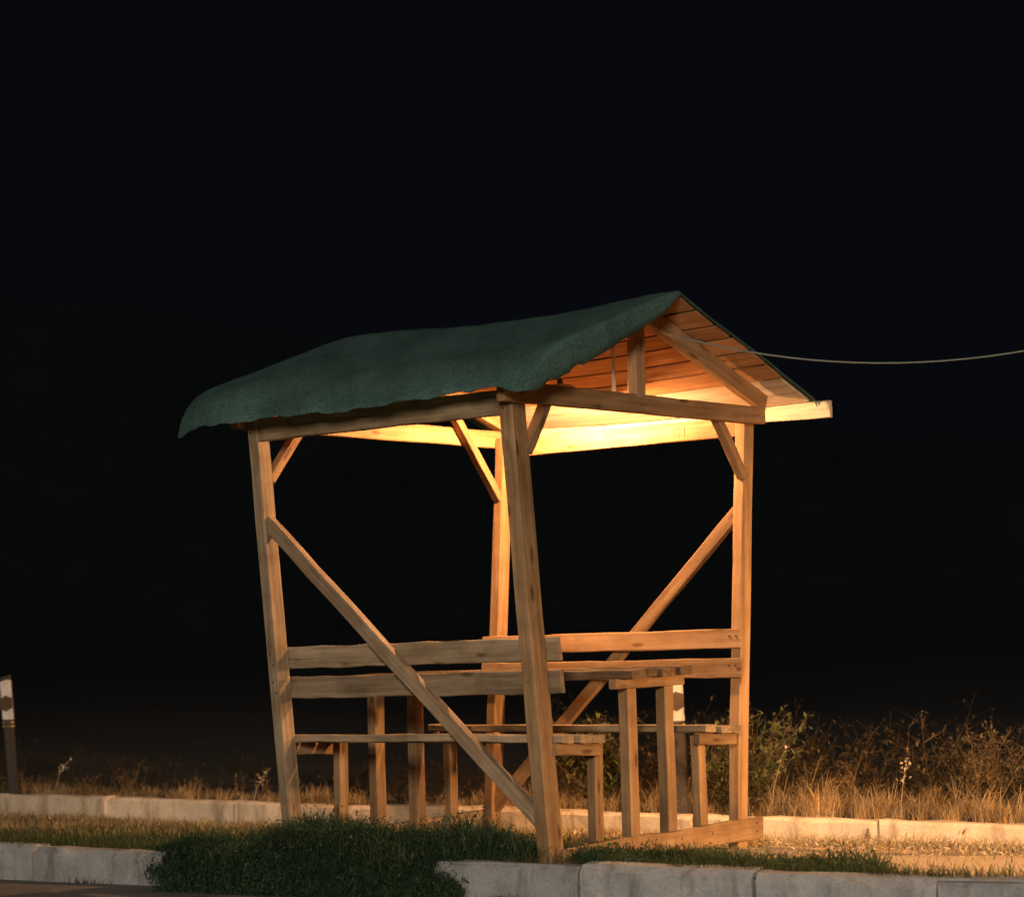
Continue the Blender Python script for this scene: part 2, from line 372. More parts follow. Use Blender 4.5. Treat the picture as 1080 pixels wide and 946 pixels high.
h2 = lambda x, d: (.18 * bell(x, -.75, .62) + .12 * bell(x, .1, .5)) * (.7 + .6 * smooth_noise(x * 3, d * 4))
clump(12000, -1.5, .7, .15, .75, h2, (.022, .046, .024), (.050, .084, .040))
h3 = lambda x, d: .10 * (.4 + smooth_noise(x * 3, d * 5))
clump(3500, .3, 1.5, .30, .75, h3, (.03, .05, .02), (.075, .09, .035))
k = 900; xs = rng.uniform(-4, 3.6, 26); x = xs[rng.integers(0, 26, k)] + rng.normal(0, .05, k); y = ky(x) - np.abs(rng.normal(0, .02, k)) - .004
V.blades(np.stack([x, y, -.155 + .006 * x], 1), rng.uniform(.015, .055, k), rng.uniform(.002, .004, k), rng.uniform(.4, 1.4, k), cols(k, (.05, .045, .02), (.14, .10, .05), .3))
k = 2600; x = rng.uniform(-4.4, 3.8, k); kn_ = smooth_noise(x * 3.1, x * 1.7) > .42; x = x[kn_ & ~((x > -1.9) & (x < -.4))]; k = len(x); y = ky(x) + rng.uniform(.075, .14, k)
V.blades(np.stack([x, y, np.full(k, .0)], 1), rng.uniform(.02, .06, k), rng.uniform(.002, .004, k), rng.uniform(.5, 1.5, k), cols(k, (.035, .05, .02), (.12, .10, .045), .3), rng.normal(-2.1, .9, k))
tag(V.build('tall_grass'), 'rank dark green grass spilling over the gap in the front kerb', 'grass', kind='stuff')

# dry weeds behind the back kerb
V = Veg()
def weeds(k, xa, xb, da, db, h, dens, ca, cb, twigs=5, leaf=.022):
    x = rng.uniform(xa, xb, k); d = da + (db - da) * rng.uniform(0, 1, k) ** 1.3; y = wy(x) + d
    keep = rng.uniform(0, 1, k) < dens(x); x, y, d = x[keep], y[keep], d[keep]; k = len(x)
    H = h(x, d) * rng.uniform(.4, 1.25, k)
    A = np.stack([x, y, np.full(k, -.08)], 1); B = A + np.stack([rng.normal(0, .34, k) * H, rng.normal(0, .3, k) * H, H * rng.uniform(.8, 1, k)], 1)
    Mid = (A + B) / 2 + rng.normal(0, .06, (k, 3)) * H[:, None]
    c = cols(k, ca, cb, .35)
    V.stems(A, Mid, np.full(k, .0028), np.full(k, .0022), c); V.stems(Mid, B, np.full(k, .0022), np.full(k, .0010), c)
    for q in range(twigs):
        t = rng.uniform(.25, .98, (k, 1)); base = np.where(t < .5, A + (Mid - A) * t * 2, Mid + (B - Mid) * (t * 2 - 1))
        tip = base + np.stack([rng.normal(0, .2, k), rng.normal(0, .2, k), rng.uniform(.02, .3, k)], 1) * H[:, None] * .8
        V.stems(base, tip, np.full(k, .0015), np.full(k, .0008), c)
        for u in (.45, .8, 1.0):
            V.leaves(base + (tip - base) * u, rng.uniform(.5, 1.4, k) * leaf, cols(k, ca, cb, .4), .7, .45)
    n3 = k * 3; j = rng.integers(0, k, n3)
    Pb = A[j] + np.stack([rng.normal(0, .09, n3), rng.normal(0, .09, n3), np.zeros(n3)], 1)
    V.blades(Pb, H[j] * rng.uniform(.25, .7, n3), rng.uniform(.003, .006, n3), rng.uniform(.2, 1., n3), cols(n3, ca, cb, .35))
def tufts(k, xa, xb, da, db, h, ca, cb, nb=34, dens=None):
    x = rng.uniform(xa, xb, k); d = da + (db - da) * rng.uniform(0, 1, k) ** 1.4
    if dens is not None: m_ = rng.uniform(0, 1, k) < dens(x); x, d = x[m_], d[m_]; k = len(x)
    H = h(x, d) * rng.uniform(.5, 1.3, k); n3 = k * nb; j = np.repeat(np.arange(k), nb)
    P = np.stack([x[j] + rng.normal(0, .022, n3), wy(x[j]) + d[j] + rng.normal(0, .022, n3), np.full(n3, -.08)], 1)
    base = cols(k, ca, cb, .3)[j] * rng.uniform(.75, 1.25, (n3, 1))
    V.blades(P, H[j] * rng.uniform(.4, 1.15, n3), rng.uniform(.0022, .0045, n3), rng.uniform(.3, 1.5, n3), base)
densR = lambda x: np.clip(.35 + (x - .2) * .5, .25, 1)
tufts(420, .0, 4.2, .13, .75, lambda x, d: .10 + .20 * smooth_noise(x * 3.4, d * 3) ** 1.5, (.34, .23, .105), (.58, .42, .22), 38, densR)
tufts(260, -5, .3, .13, .7, lambda x, d: .05 + .10 * smooth_noise(x * 2.4, d * 3) ** 2, (.34, .235, .11), (.56, .41, .21), 30)
weeds(230, .1, 4.2, .2, 1.4, lambda x, d: .22 + .22 * smooth_noise(x * 3.4, d * 2), densR, (.10, .066, .030), (.24, .155, .07), 8, .024)
weeds(430, .2, 4.6, .7, 2.6, lambda x, d: .30 + .27 * smooth_noise(x * 2.6, d * 2), densR, (.030, .025, .013), (.075, .052, .024), 8, .028)  # rear rows: darker colour stands in for the roof's shade on the weeds
weeds(260, -4.8, .2, .14, 1.0, lambda x, d: .07 + .15 * smooth_noise(x * 3, d * 2) ** 2 + .03 * d, lambda x: np.full_like(x, .8), (.13, .085, .04), (.26, .17, .08), 5, .018)
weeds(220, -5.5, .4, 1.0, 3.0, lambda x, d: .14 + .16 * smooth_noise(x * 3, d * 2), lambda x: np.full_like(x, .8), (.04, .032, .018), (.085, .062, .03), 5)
weeds(200, 4, 8, .2, 2.0, lambda x, d: .35 + .2 * smooth_noise(x * 3, d * 2), lambda x: np.full_like(x, .8), (.08, .058, .028), (.17, .12, .055), 5)
tag(V.build('dry_weeds'), 'mass of dry brown weeds growing behind the back kerb', 'weeds', kind='stuff')

def shrub(px, py, h, spread, nst, ca, cb, label, nleaf=26, leaf=.045, bare=0):
    root = empty('shrub', (px, py, -.08)); tag(root, label, 'shrub')
    S_ = Veg(); F_ = Veg(); A0 = np.array([px, py, -.08])
    for q in range(nst):
        az = rng.uniform(0, 2 * np.pi); le = h * rng.uniform(.55, 1.1); tilt = rng.uniform(.1, 1) * spread
        pts = [A0 + np.array([rng.normal(0, .05), rng.normal(0, .05), 0])]
        for i in range(1, 6):
            t = i / 5; pts.append(pts[0] + np.array([math.cos(az) * tilt * t ** 1.2, math.sin(az) * tilt * t ** 1.2, le * t * (1 - .25 * t * tilt)]) + rng.normal(0, .012, 3))
        pts = np.array(pts); rad = np.linspace(.006, .0016, 6)
        S_.stems(pts[:-1], pts[1:], rad[:-1], rad[1:], cols(5, (.12, .085, .05), (.2, .14, .08), .15))
        lv = nleaf if q >= bare else 6
        t = rng.uniform(.15, 1, lv) * 4.99; i0 = t.astype(int); fr = (t - i0)[:, None]
        PP = pts[i0] * (1 - fr) + pts[i0 + 1] * fr; tip = PP + rng.normal(0, .045, (lv, 3))
        S_.stems(PP, tip, np.full(lv, .0016), np.full(lv, .001), cols(lv, (.12, .085, .05), (.2, .14, .08), .15))
        for u in (.3, .65, 1): F_.leaves(PP + (tip - PP) * u + rng.normal(0, .01, (lv, 3)), rng.uniform(.6, 1.3, lv) * leaf, cols(lv, ca, cb, .35), .6, .42)
    S_.build('stem', root); F_.build('leaves', root); return root
shrub(1.22, 12.12, .56, .42, 34, (.06, .085, .03), (.16, .16, .06), 'green leafy shrub with bare twigs beside the right rear post', 24, .042, 5)
shrub(.48, 12.62, .52, .36, 26, (.06, .085, .03), (.17, .16, .06), 'leafy green shrub seen between the near table legs and bench leg', 22, .045)
shrub(2.55, 11.75, .46, .34, 26, (.07, .06, .028), (.18, .135, .06), 'brownish leafy shrub among dry weeds at the right edge', 26, .032, 0)

def stalk(px, py, h, leanx, label):
    root = empty('dry_stalk', (px, py, -.08)); tag(root, label, 'weed', 'tall dry stalks')
    S_ = Veg(); F_ = Veg(); n_ = 8
    t = np.linspace(0, 1, n_)[:, None]; pts = np.array([[px, py, -.08]]) + t * np.array([[0, 0, h]]) + t ** 2 * np.array([[leanx, 0, -.03]]) + rng.normal(0, .003, (n_, 3))
    S_.stems(pts[:-1], pts[1:], np.linspace(.0045, .002, n_ - 1), np.linspace(.004, .0015, n_ - 1), cols(n_ - 1, (.4, .3, .16), (.5, .38, .22), .1))
    m = 26; tt = np.linspace(.62, 1.0, m); PP = np.stack([np.interp(tt, t[:, 0], pts[:, i]) for i in range(3)], 1) + rng.normal(0, .012, (m, 3))
    F_.leaves(PP, rng.uniform(.015, .035, m), cols(m, (.42, .32, .2), (.6, .5, .36), .2), .7, .6)
    S_.build('stem', root); tag(F_.build('seed_head', root), kind='stuff')
stalk(1.38, 11.92, .42, .10, 'tall pale dry stalk with seed heads just right of the right rear post')
stalk(1.22, 11.95, .26, .01, 'short straight dry stalk close behind the right rear post')
stalk(2.02, 11.50, .36, .05, 'dry stalk standing in the dense weeds right of the shelter')
stalk(-3.2, 14.78, .28, .09, 'thin dry stalk near the left marker post')
stalk(-1.72, 13.85, .24, .10, 'thin leaning dry stalk left of the left front post')

# ------------------------------------------------------------------ shelter
def beam(name, p0, p1, wy_, wz_, mat, parent, zhint=(0, 0, 1), seg=8, jit=.0018, ch=.004, bow=0, seed=None):
    """timber from p0 to p1; wz_ measured along the hint direction, wy_ across it"""
    p0, p1 = Vector(p0), Vector(p1); ax = (p1 - p0); ln = ax.length; ax.normalize()
    zz = Vector(zhint); zz = (zz - ax * zz.dot(ax)).normalized(); yy = zz.cross(ax)
    rr = random.Random(seed if seed is not None else int(abs(p0.x) * 7919 + abs(p1.z) * 104729 + len(name) * 31))
    a, b = wy_ / 2, wz_ / 2
    ring = [(-a + ch, -b), (a - ch, -b), (a, -b + ch), (a, b - ch), (a - ch, b), (-a + ch, b), (-a, b - ch), (-a, -b + ch)]
    vs, fs = [], []; k = 8
    bw = rr.uniform(-1, 1) * bow
    for i in range(seg + 1):
        t = i / seg; e = 1 if 0 < i < seg else .5
        dy, dz = rr.uniform(-jit, jit) * 1.2, rr.uniform(-jit, jit) * 1.2 + bw * 4 * t * (1 - t)
        for (y, z) in ring: vs.append((ln * t + (rr.uniform(-.003, .003) if i in (0, seg) else 0), y + dy + rr.uniform(-jit, jit) * .6, z + dz + rr.uniform(-jit, jit) * .6))
    for i in range(seg):
        for j in range(k): fs.append((i * k + j, i * k + (j + 1) % k, (i + 1) * k + (j + 1) % k, (i + 1) * k + j))
    fs.append(tuple(reversed(range(k)))); fs.append(tuple(seg * k + j for j in range(k)))
    me = bpy.data.meshes.new(name); me.from_pydata(vs, [], fs); me.materials.append(mat); me.update()
    o = bpy.data.objects.new(name, me); col.objects.link(o)
    mw = Matrix((ax, yy, zz)).transposed().to_4x4(); mw.translation = p0 - rootloc(parent)
    o.matrix_local = mw
    if parent: o.parent = parent
    return o
sh = empty('picnic_shelter', W3(L / 2, 0, -.1))
tag(sh, 'open wooden picnic shelter with green felt roof lit warmly from inside', 'shelter')
# posts, splayed outward
POSTS = {}
for nm, s, sg, zt, lab in (('A', 0, -1, 2.075, None), ('B', L, -1, 2.13, None), ('C', L, 1, 2.06, None), ('D', 0, 1, 2.06, None)):
    zb = -.22
    POSTS[nm] = beam('post', W3(s, sg * lean(zb), zb), W3(s, sg * lean(zt), zt), .074 if nm == 'B' else .062, .104 if nm == 'B' else .088, {'A': AGED, 'B': TAN}.get(nm, PINE), sh, E2, 9, .0016, .005, .006, seed=ord(nm))
# eave beams butted between the posts, gable beams nailed on the outer faces
n2 = lean(2.0)
EB = beam('eave_beam', W3(.034, -n2, 2.008), W3(L - .034, -n2 - .004, 2.014), .05, .112, AGED, sh, (0, 0, 1), 14, .002, .005, .004)
beam('eave_beam', W3(.034, n2, 2.008), W3(L - .034, n2, 2.012), .05, .10, PINE, sh, (0, 0, 1), 10, .0012, .003, .002)
GB = beam('gable_beam', W3(L + .055, -1.12, 2.05), W3(L + .055, 1.05, 2.066), .045, .09, PINE, sh, (0, 0, 1), 14, .002, .005, .004)
beam('gable_beam', W3(-.055, -1.08, 2.06), W3(-.055, 1.08, 2.06), .045, .095, PINE, sh, (0, 0, 1), 12, .0015, .005, .003)
# knee braces in the gable frames
for s, a, b in ((0, (-.905, 1.765), (-.69, 2.015)), (0, (.905, 1.725), (.54, 2.168)), (L, (-.905, 1.795), (-.735, 2.05)), (L, (.905, 1.745), (.655, 2.055))):
    beam('knee_brace', W3(s + (.02 if s else -.0), *a), W3(s + (.02 if s else -.0), *b), .045, .048, PINE, sh, E1, 5, .0015, .003)
# diagonal braces of the long sides, in the plane of the posts
def nn(z, k): return k * lean(z)
beam('diagonal_brace', W3(-.005, nn(1.57, -1) - .0, 1.575), W3(L - .015, nn(.16, -1), .13), .05, .066, AGED, sh, (0, 0, 1), 16, .002, .004, .004)
beam('diagonal_brace', W3(L - .02, nn(1.59, 1), 1.585), W3(.02, nn(.06, 1), .03), .045, .062, PINE, sh, (0, 0, 1), 16, .002, .004, .004)
# back rails on the inner faces of the posts
LEAN_UP = {-1: (E2 * -.0973 + Vector((0, 0, 1))), 1: (E2 * .0973 + Vector((0, 0, 1)))}
for zl, zr in ((.889, .913), (.745, .769)):
    beam('back_rail', W3(-.055, -lean(zl) + .062, zl), W3(1.685, -lean(zr) + .062, zr), .028, .104, AGED, sh, LEAN_UP[-1], 18, .0028, .005, .004)
RR = {}
for zc in (.925, .778):
    RR[zc] = beam('back_rail', W3(-.05, lean(zc) - .06, zc - .012), W3(1.625, lean(zc) - .06, zc), .026, .098, PINE, sh, LEAN_UP[1], 16, .0018, .004, .003)
# sill boards of the gable frames
SB = beam('sill_board', W3(L + .052, -.74, -.022), W3(L + .052, .90, -.028), .034, .108, TAN, sh, (0, 0, 1), 12, .003, .005, .004)
beam('sill_board', W3(-.052, -.76, -.045), W3(-.052, .88, -.03), .034, .105, AGED, sh, (0, 0, 1), 12, .002, .004, .003)

# roof: sag of the ridge, slope .345
RS0, RS1, SLOPE = -.28, 1.84, .345
def sag(s): return .036 * max(0., math.sin(math.pi * min(1, max(0, (s + .12) / 1.9)))) ** 1.2
def roof_z(s, n): return 2.588 - SLOPE * abs(n) - sag(s) * (1 - .35 * abs(n))
def slope_board(name, n0, n1, s0, s1, thick, lift, mat, parent, seed):
    rr = random.Random(seed); seg = 10; vs, fs = [], []
    e0, e1 = rr.uniform(-.012, .012), rr.uniform(-.012, .012); dz = lift
    for i in range(seg + 1):
        s = (s0 + e0) + (s1 + e1 - s0 - e0) * i / seg
        w0, w1 = rr.uniform(-.002, .002), rr.uniform(-.002, .002)
        up = .016 * (1 if n1 > n0 else -1)
        for (n, z) in ((n0 + w0 + up, 0), (n1 + w1, 0), (n1 + w1, -thick), (n0 + w0, -thick)):
            vs.append(W3(s, n, roof_z(s, n) - .010 + z + dz))
    for i in range(seg):
        for j in range(4): fs.append((i * 4 + j, i * 4 + (j + 1) % 4, i * 4 + 4 + (j + 1) % 4, i * 4 + 4 + j))
    fs.append((3, 2, 1, 0)); fs.append(tuple(seg * 4 + j for j in range(4)))
    # own local frame along the board so the grain follows it
    base = W3(s0, (n0 + n1) / 2, 0) + Vector((0, 0, roof_z(s0, (n0 + n1) / 2)))
    rot = Matrix((E1, E2, Vector((0, 0, 1)))).transposed()
    inv = rot.transposed()
    me = bpy.data.meshes.new(name); me.from_pydata([tuple(inv @ (v - base)) for v in vs], [], fs); me.materials.append(mat); me.update()
    o = bpy.data.objects.new(name, me); col.objects.link(o); mw = rot.to_4x4(); mw.translation = base - rootloc(parent); o.matrix_local = mw; o.parent = parent
    return o
widths = [.155, .168, .140, .160, .150, .165, .145]
for sg in (-1, 1):
    a = .012
    for k in range(7 if sg > 0 else 6):
        w = widths[(k + (2 if sg < 0 else 0)) % 7]; b = a + w
        g = .013 + .006 * random.random()
        last = k == 6
        slope_board('roof_board', sg * a, sg * (b - g) if not last else sg * 1.235, RS0, RS1 - .01, .016, -.001 * (k % 2), PALE if (last and sg > 0) else BOARD, sh, k + 40 * (sg + 1))
        a = b
# rafters, king posts, ridge board, fascia
for s in (L + .055, -.055):
    for sg in (-1, 1):
        z0 = roof_z(s, 0) - .036 - .045; n1 = 1.07 if sg > 0 else .93
        beam('rafter', W3(s, sg * .03, z0 - .012), W3(s, sg * n1, z0 - SLOPE * n1), .05, .085, PINE, sh, (0, 0, 1), 10, .0015, .004, .002)
    beam('king_post', W3(s, -.072, 2.085), W3(s, -.068, 2.47), .05, .082, PINE, sh, E2, 6, .0015, .004)
beam('batten', W3(L - .02, -.155, 2.06), W3(L - .02, -.15, 2.475), .012, .018, PALE, sh, E2, 4, .0008, .002)
beam('ridge_board', W3(-.20, 0, 2.475), W3(L + .02, 0, 2.475), .03, .075, PINE, sh, (0, 0, 1), 10, .001, .003)
beam('fascia_board', W3(-.26, 1.262, 2.105), W3(1.93, 1.262, 2.093), .022, .088, PALE, sh, (0, 0, 1), 16, .0025, .003, .003)
# green felt with hanging edges
def felt_mesh():
    NS = 60; profile = []
    sk = np.interp
    S_ = [RS0 + (RS1 - RS0) * i / NS for i in range(NS + 1)]
    edge_s = [-.28, -.12, .1, .23, .54, .72, 1.0, 1.24, 1.46, 1.68, 1.78, 1.84]
    edge_z = [1.985, 2.03, 2.02, 2.035, 2.03, 2.023, 2.03, 2.04, 2.05, 2.058, 2.03, 2.03]
    nf = [-1.215 + .0 * k for k in range(1)]
    N_ = [1.245, 1.235] + [1.2 - .1 * k for k in range(12)] + [.05, 0, -.05] + [-.1 * k for k in range(1, 9)] + [-.85]
    rows = []
    def wob(s, n): return .0022 * math.sin(s * 9 + n * 5) + .002 * math.sin(s * 3.3 - n * 8 + 1) + .0012 * math.sin(s * 27 + n * 19)
    for n in N_:
        rows.append([(s, n, roof_z(s, n) + max(-.004, wob(s, n)) - (.02 if n == 1.245 else 0)) for s in S_])
    skirt = 12
    for q in range(1, skirt + 1):
        t = q / skirt; row = []
        for s in S_:
            ze = float(np.interp(s, edge_s, edge_z)) + .005 * math.sin(s * 23) + .003 * math.sin(s * 51 + 1)
            zt = roof_z(s, .85) + max(-.004, wob(s, -.85)); left = math.exp(-((s - RS0) / .25) ** 2)
            reach = .40 + .012 * math.sin(s * 11 + 2) + .005 * left
            zl = zt - SLOPE * reach * t
            row.append((s, -.85 - reach * (t - .06 * t ** 3), zl - (zt - SLOPE * reach - ze) * t ** (2.2 + 4.5 * left) + .004 * math.sin(s * 14 + t * 3) * t * (1 - t)))
        rows.append(row)
    # hanging gable edges: extra columns on both ends
    def drop(n, end):
        if end > 0:
            if n > .0: return .026
            return float(np.interp(-n, [0, .13, .34, .66, .9, 1.0, 1.1, 1.19, 1.3], [.02, .076, .103, .135, .146, .135, .105, .06, .01]))
        return float(np.interp(-n, [-1.3, 0, .6, 1.1, 1.2], [.03, .045, .05, .04, 0]))
    out = []
    for row in rows:
        s, n, z = row[0]; dl = drop(n, -1); s1, n1, z1 = row[-1]; dr = min(drop(n1, 1), max(0., z1 - 2.03))
        ed = 1 + .06 * math.sin(n1 * 31) + .04 * math.sin(n1 * 67)
        Ls = [(s - .030 * a, n, z - dl * b) for a, b in ((1, 1), (.8, .5), (.4, .15))]
        Rs = [(s1 + .022 * a, n1, z1 - dr * b * ed) for a, b in ((.25, .06), (.5, .2), (.75, .45), (.92, .72), (1, 1))]
        out.append(Ls + row + Rs)
    m = len(out[0]); vs = [W3(*p) for r_ in out for p in r_]
    fs = [(i * m + j, i * m + j + 1, (i + 1) * m + j + 1, (i + 1) * m + j) for i in range(len(out) - 1) for j in range(m - 1)]
    o = mesh_obj('roof_covering', vs, fs, FELT, sh, smooth=True)
    so = o.modifiers.new('thickness', 'SOLIDIFY'); so.thickness = .005; so.offset = 1
    return o
felt_o = felt_mesh(); felt_o['label'] = 'dark green felt sheet with drooping edges'
# inked stamp on the rear eave beam: strokes on the face towards the road
INK = plain('stamp_ink', (.30, .19, .09), .8)
def ink(s0, s1, z0, z1):
    nf_ = n2 - .0268
    return [W3(s0, nf_, z0), W3(s1, nf_, z0), W3(s1, nf_, z1), W3(s0, nf_, z1)]
vs, fs = [], []
for (a, b, c, d) in ((1.16, 1.168, 1.985, 2.035), (1.185, 1.193, 1.985, 2.035), (1.193, 1.222, 2.006, 2.014), (1.222, 1.230, 1.985, 2.035)):
    fs.append(tuple(range(len(vs), len(vs) + 4))); vs += ink(a, b, c, d)
mesh_obj('stamp', vs, fs, INK, sh)
# nail heads on rails and beams
NAIL = plain('nail_steel', (.10, .09, .085), .5, .8)
def disc(name, c, nrm, r, mat, timber, dep=.003, k=10):
    nrm = Vector(nrm).normalized(); a = nrm.orthogonal().normalized(); b = nrm.cross(a); c = Vector(c)
    vs = [c + (a * math.cos(2 * math.pi * i / k) + b * math.sin(2 * math.pi * i / k)) * r for i in range(k)] + [c + nrm * dep + (a * math.cos(2 * math.pi * i / k) + b * math.sin(2 * math.pi * i / k)) * r * .75 for i in range(k)]
    fs = [(i, (i + 1) % k, k + (i + 1) % k, k + i) for i in range(k)] + [tuple(k + i for i in range(k))]
    o = mesh_obj(name, vs, fs, mat); o.parent = timber; o.matrix_parent_inverse = (Matrix.Translation(rootloc(timber.parent)) @ timber.matrix_basis).inverted(); return o
disc('bolt', W3(.24, -n2 - .025, 2.02), -E2, .011, NAIL, EB)
for s_, n_, z_ in ((L + .0775, -1.0, 2.045), (L + .0775, .98, 2.06), (L + .0775, -.07, 2.05)): disc('bolt', W3(s_, n_, z_), E1, .007, NAIL, GB)
for z_ in (.925, .778):
    for q in (1.56, 1.60): disc('bolt', W3(q, lean(z_) - .0735, z_ + .012), -E2, .006, NAIL, RR[z_])

for nm, s_, hw in (('A', 0, .044), ('B', L, .052)):
    for z_ in (.865, .915, .725, .772, 1.99, 2.03):
        disc('nail', W3(s_ + random.uniform(-.014, .014), -lean(z_) - hw - .001, z_ + random.uniform(-.006, .006)), -E2, .0055, NAIL, POSTS[nm])
for z_ in (.0, -.04): disc('nail', W3(L + .0695, .84, z_), E1, .006, NAIL, SB)
for n_ in (-.44, -.15, .16, .43): disc('nail', W3(L + .0695, n_, -.012), E1, .006, NAIL, SB)
# ------------------------------------------------------------------ table and benches inside
tb = empty('picnic_table', W3(L / 2, 0, -.05)); tag(tb, 'narrow wooden plank table between the two benches under the roof', 'table')
for k in range(4):
    n0 = -.262 + .1345 * k
    zt = .783 + (.004 if k % 2 else -.002)
    beam('table_plank', W3(-.11 + .01 * (k % 3), n0 + .056, zt - .018), W3(1.69 - .012 * ((k * 2) % 3), n0 + .056, zt), .110, .042, SHADED, tb, (0, 0, 1), 12, .002, .004, .002)
for s in (0, L):
    beam('bearer', W3(s - .045 if s == 0 else s + .02, -.30, .737 - (.02 if s == 0 else 0)), W3(s - .045 if s == 0 else s + .02, .27, .737 - (.02 if s == 0 else 0)), .04, .046, TAN, tb, (0, 0, 1), 5)
    for n_ in (-.155, .155):
        beam('leg', W3(s, n_, -.06), W3(s, n_, .713 if s else .693), .058, .072, TAN, tb, E2, 4, .0011, .004, .002)
def bench(nc, ztop, label, tl, sgn):
    b = empty('bench', W3(L / 2, nc, -.05)); tag(b, label, 'bench', 'benches of the shelter')
    for k in range(3):
        n0 = nc - .165 + .118 * k
        beam('seat_plank', W3(-.10 + .012 * (k % 2), n0 + .05, ztop - .019 - tl - .0075 * k), W3(1.685 - .015 * ((k + 1) % 2), n0 + .05, ztop - .019 + .002 * (k % 2) - .0075 * k), .092, .037, AGED, b, Vector((0, 0, 1)) + E2 * .06, 12, .0025, .005, .003)
    for s in (0, L):
        ss = s + (.038 if s else -.038); d = tl if s == 0 else 0
        beam('bearer', W3(ss, nc - .17 if sgn > 0 else nc - .17, ztop - .064 - d), W3(ss, nc + .17, ztop - .083 - d), .036, .056, TAN, b, (0, 0, 1), 4)
        beam('leg', W3(s, -.435 if sgn < 0 else .435, -.06), W3(s, -.425 if sgn < 0 else .43, ztop - .052 - d), .05, .062, TAN, b, E2, 4, .0011, .004, .002)
    return b
bench(-.625, .535, 'front plank bench on the road side of the table', .022, -1)
bench(.535, .512, 'rear plank bench behind the table on the weed side', .012, 1)

# ------------------------------------------------------------------ lamp inside the roof and its wire
LS, LN_, LZ = .72, .55, 2.23
LB = W3(LS, LN_, LZ)
BLACK = plain('black_plastic', (.03, .03, .03), .5)
def tube(name, pts, r, mat, parent=None, k=8, smooth=True):
    pts = [Vector(p) for p in pts]; vs, fs = [], []
    rs = r if isinstance(r, (list, tuple)) else [r] * len(pts)
    for i, p in enumerate(pts):
        d = (pts[min(i + 1, len(pts) - 1)] - pts[max(i - 1, 0)]).normalized()
        a = d.cross(Vector((.02, .99, .13))).normalized(); b = d.cross(a)
        for j in range(k): vs.append(p + (a * math.cos(2 * math.pi * j / k) + b * math.sin(2 * math.pi * j / k)) * rs[i])
    for i in range(len(pts) - 1):
        for j in range(k): fs.append((i * k + j, i * k + (j + 1) % k, (i + 1) * k + (j + 1) % k, (i + 1) * k + j))
    fs.append(tuple(reversed(range(k)))); fs.append(tuple((len(pts) - 1) * k + j for j in range(k)))
    return mesh_obj(name, vs, fs, mat, parent, smooth=smooth)
lamp = empty('hanging_lamp', LB); tag(lamp, 'shaded warm lamp hanging under the shelter roof', 'lamp')
tube('cord', [LB + Vector((0, 0, .075)), W3(LS, LN_, roof_z(LS, LN_) - .03)], .003, BLACK, lamp)
tube('socket', [LB + Vector((0, 0, z)) for z in (.035, .045, .075, .08)], [.014, .016, .013, .006], BLACK, lamp, 12)
ENAMEL = plain('enamel', (.55, .55, .52), .4)
def revolve(name, prof, c, mat, parent, k=28):
    vs = [c + Vector((r * math.cos(2 * math.pi * i / k), r * math.sin(2 * math.pi * i / k), z)) for r, z in prof for i in range(k)]
    fs = [(p * k + i, p * k + (i + 1) % k, (p + 1) * k + (i + 1) % k, (p + 1) * k + i) for p in range(len(prof) - 1) for i in range(k)]
    return mesh_obj(name, vs, fs, mat, parent, smooth=True)
revolve('lamp_shade', [(.014, .050), (.06, .044), (.115, .012), (.132, -.030), (.129, -.031), (.112, .009), (.058, .040), (.014, .046)], LB, ENAMEL, lamp)
m, n_, l_, b_ = node_mat('glowing_bulb'); b_.inputs['Base Color'].default_value = (1, .8, .5, 1)
b_.inputs['Emission Color'].default_value = (1, .60, .24, 1); b_.inputs['Emission Strength'].default_value = 40
tube('glass', [LB + Vector((0, 0, z)) for z in (.040, .025, .010, .000, -.008, -.014, -.018)], [.012, .014, .020, .023, .020, .012, .003], m, lamp, 16)
ld = bpy.data.lights.new('bulb_light', 'POINT'); ld.energy = 330; ld.color = (1, .49, .20); ld.shadow_soft_size = .02
lo = bpy.data.objects.new('bulb_light', ld); col.objects.link(lo); lo.location = (0, 0, -.041); lo.parent = lamp

wp = Vector((.746, 10.201, 2.4068)); pole_xy = Vector((6.5, 8.0)); dv = pole_xy - wp.xy; DL = dv.length; dv.normalize()
pts = []
for i in range(61):
    t = DL * (i / 60) ; z = .13365 * t * t - .35043 * t + 2.4077
    p = wp.xy + dv * t; pts.append((p.x, p.y, z))
wire_m = plain('wire_insulation', (.16, .17, .14), .6)
tag(tube('power_wire', pts, .0043, wire_m, None, 6), 'thin pale power wire sagging from the gable off to the right', 'wire')
pole = empty('utility_pole', (6.5, 8.0, -.2)); tag(pole, 'wooden utility pole that holds the power wire, right of the frame', 'pole')
tube('pole_shaft', [(6.5, 8.05, -.3), (6.5, 8.05, 2.8), (6.5, 8.05, 5.9)], [.12, .105, .085], AGED, pole, 14)
tube('insulator', [(6.5, 7.97, 5.31), (6.5, 7.985, 5.31), (6.5, 8.0, 5.31)], [.02, .03, .03], plain('porcelain', (.7, .68, .62), .3), pole, 10)

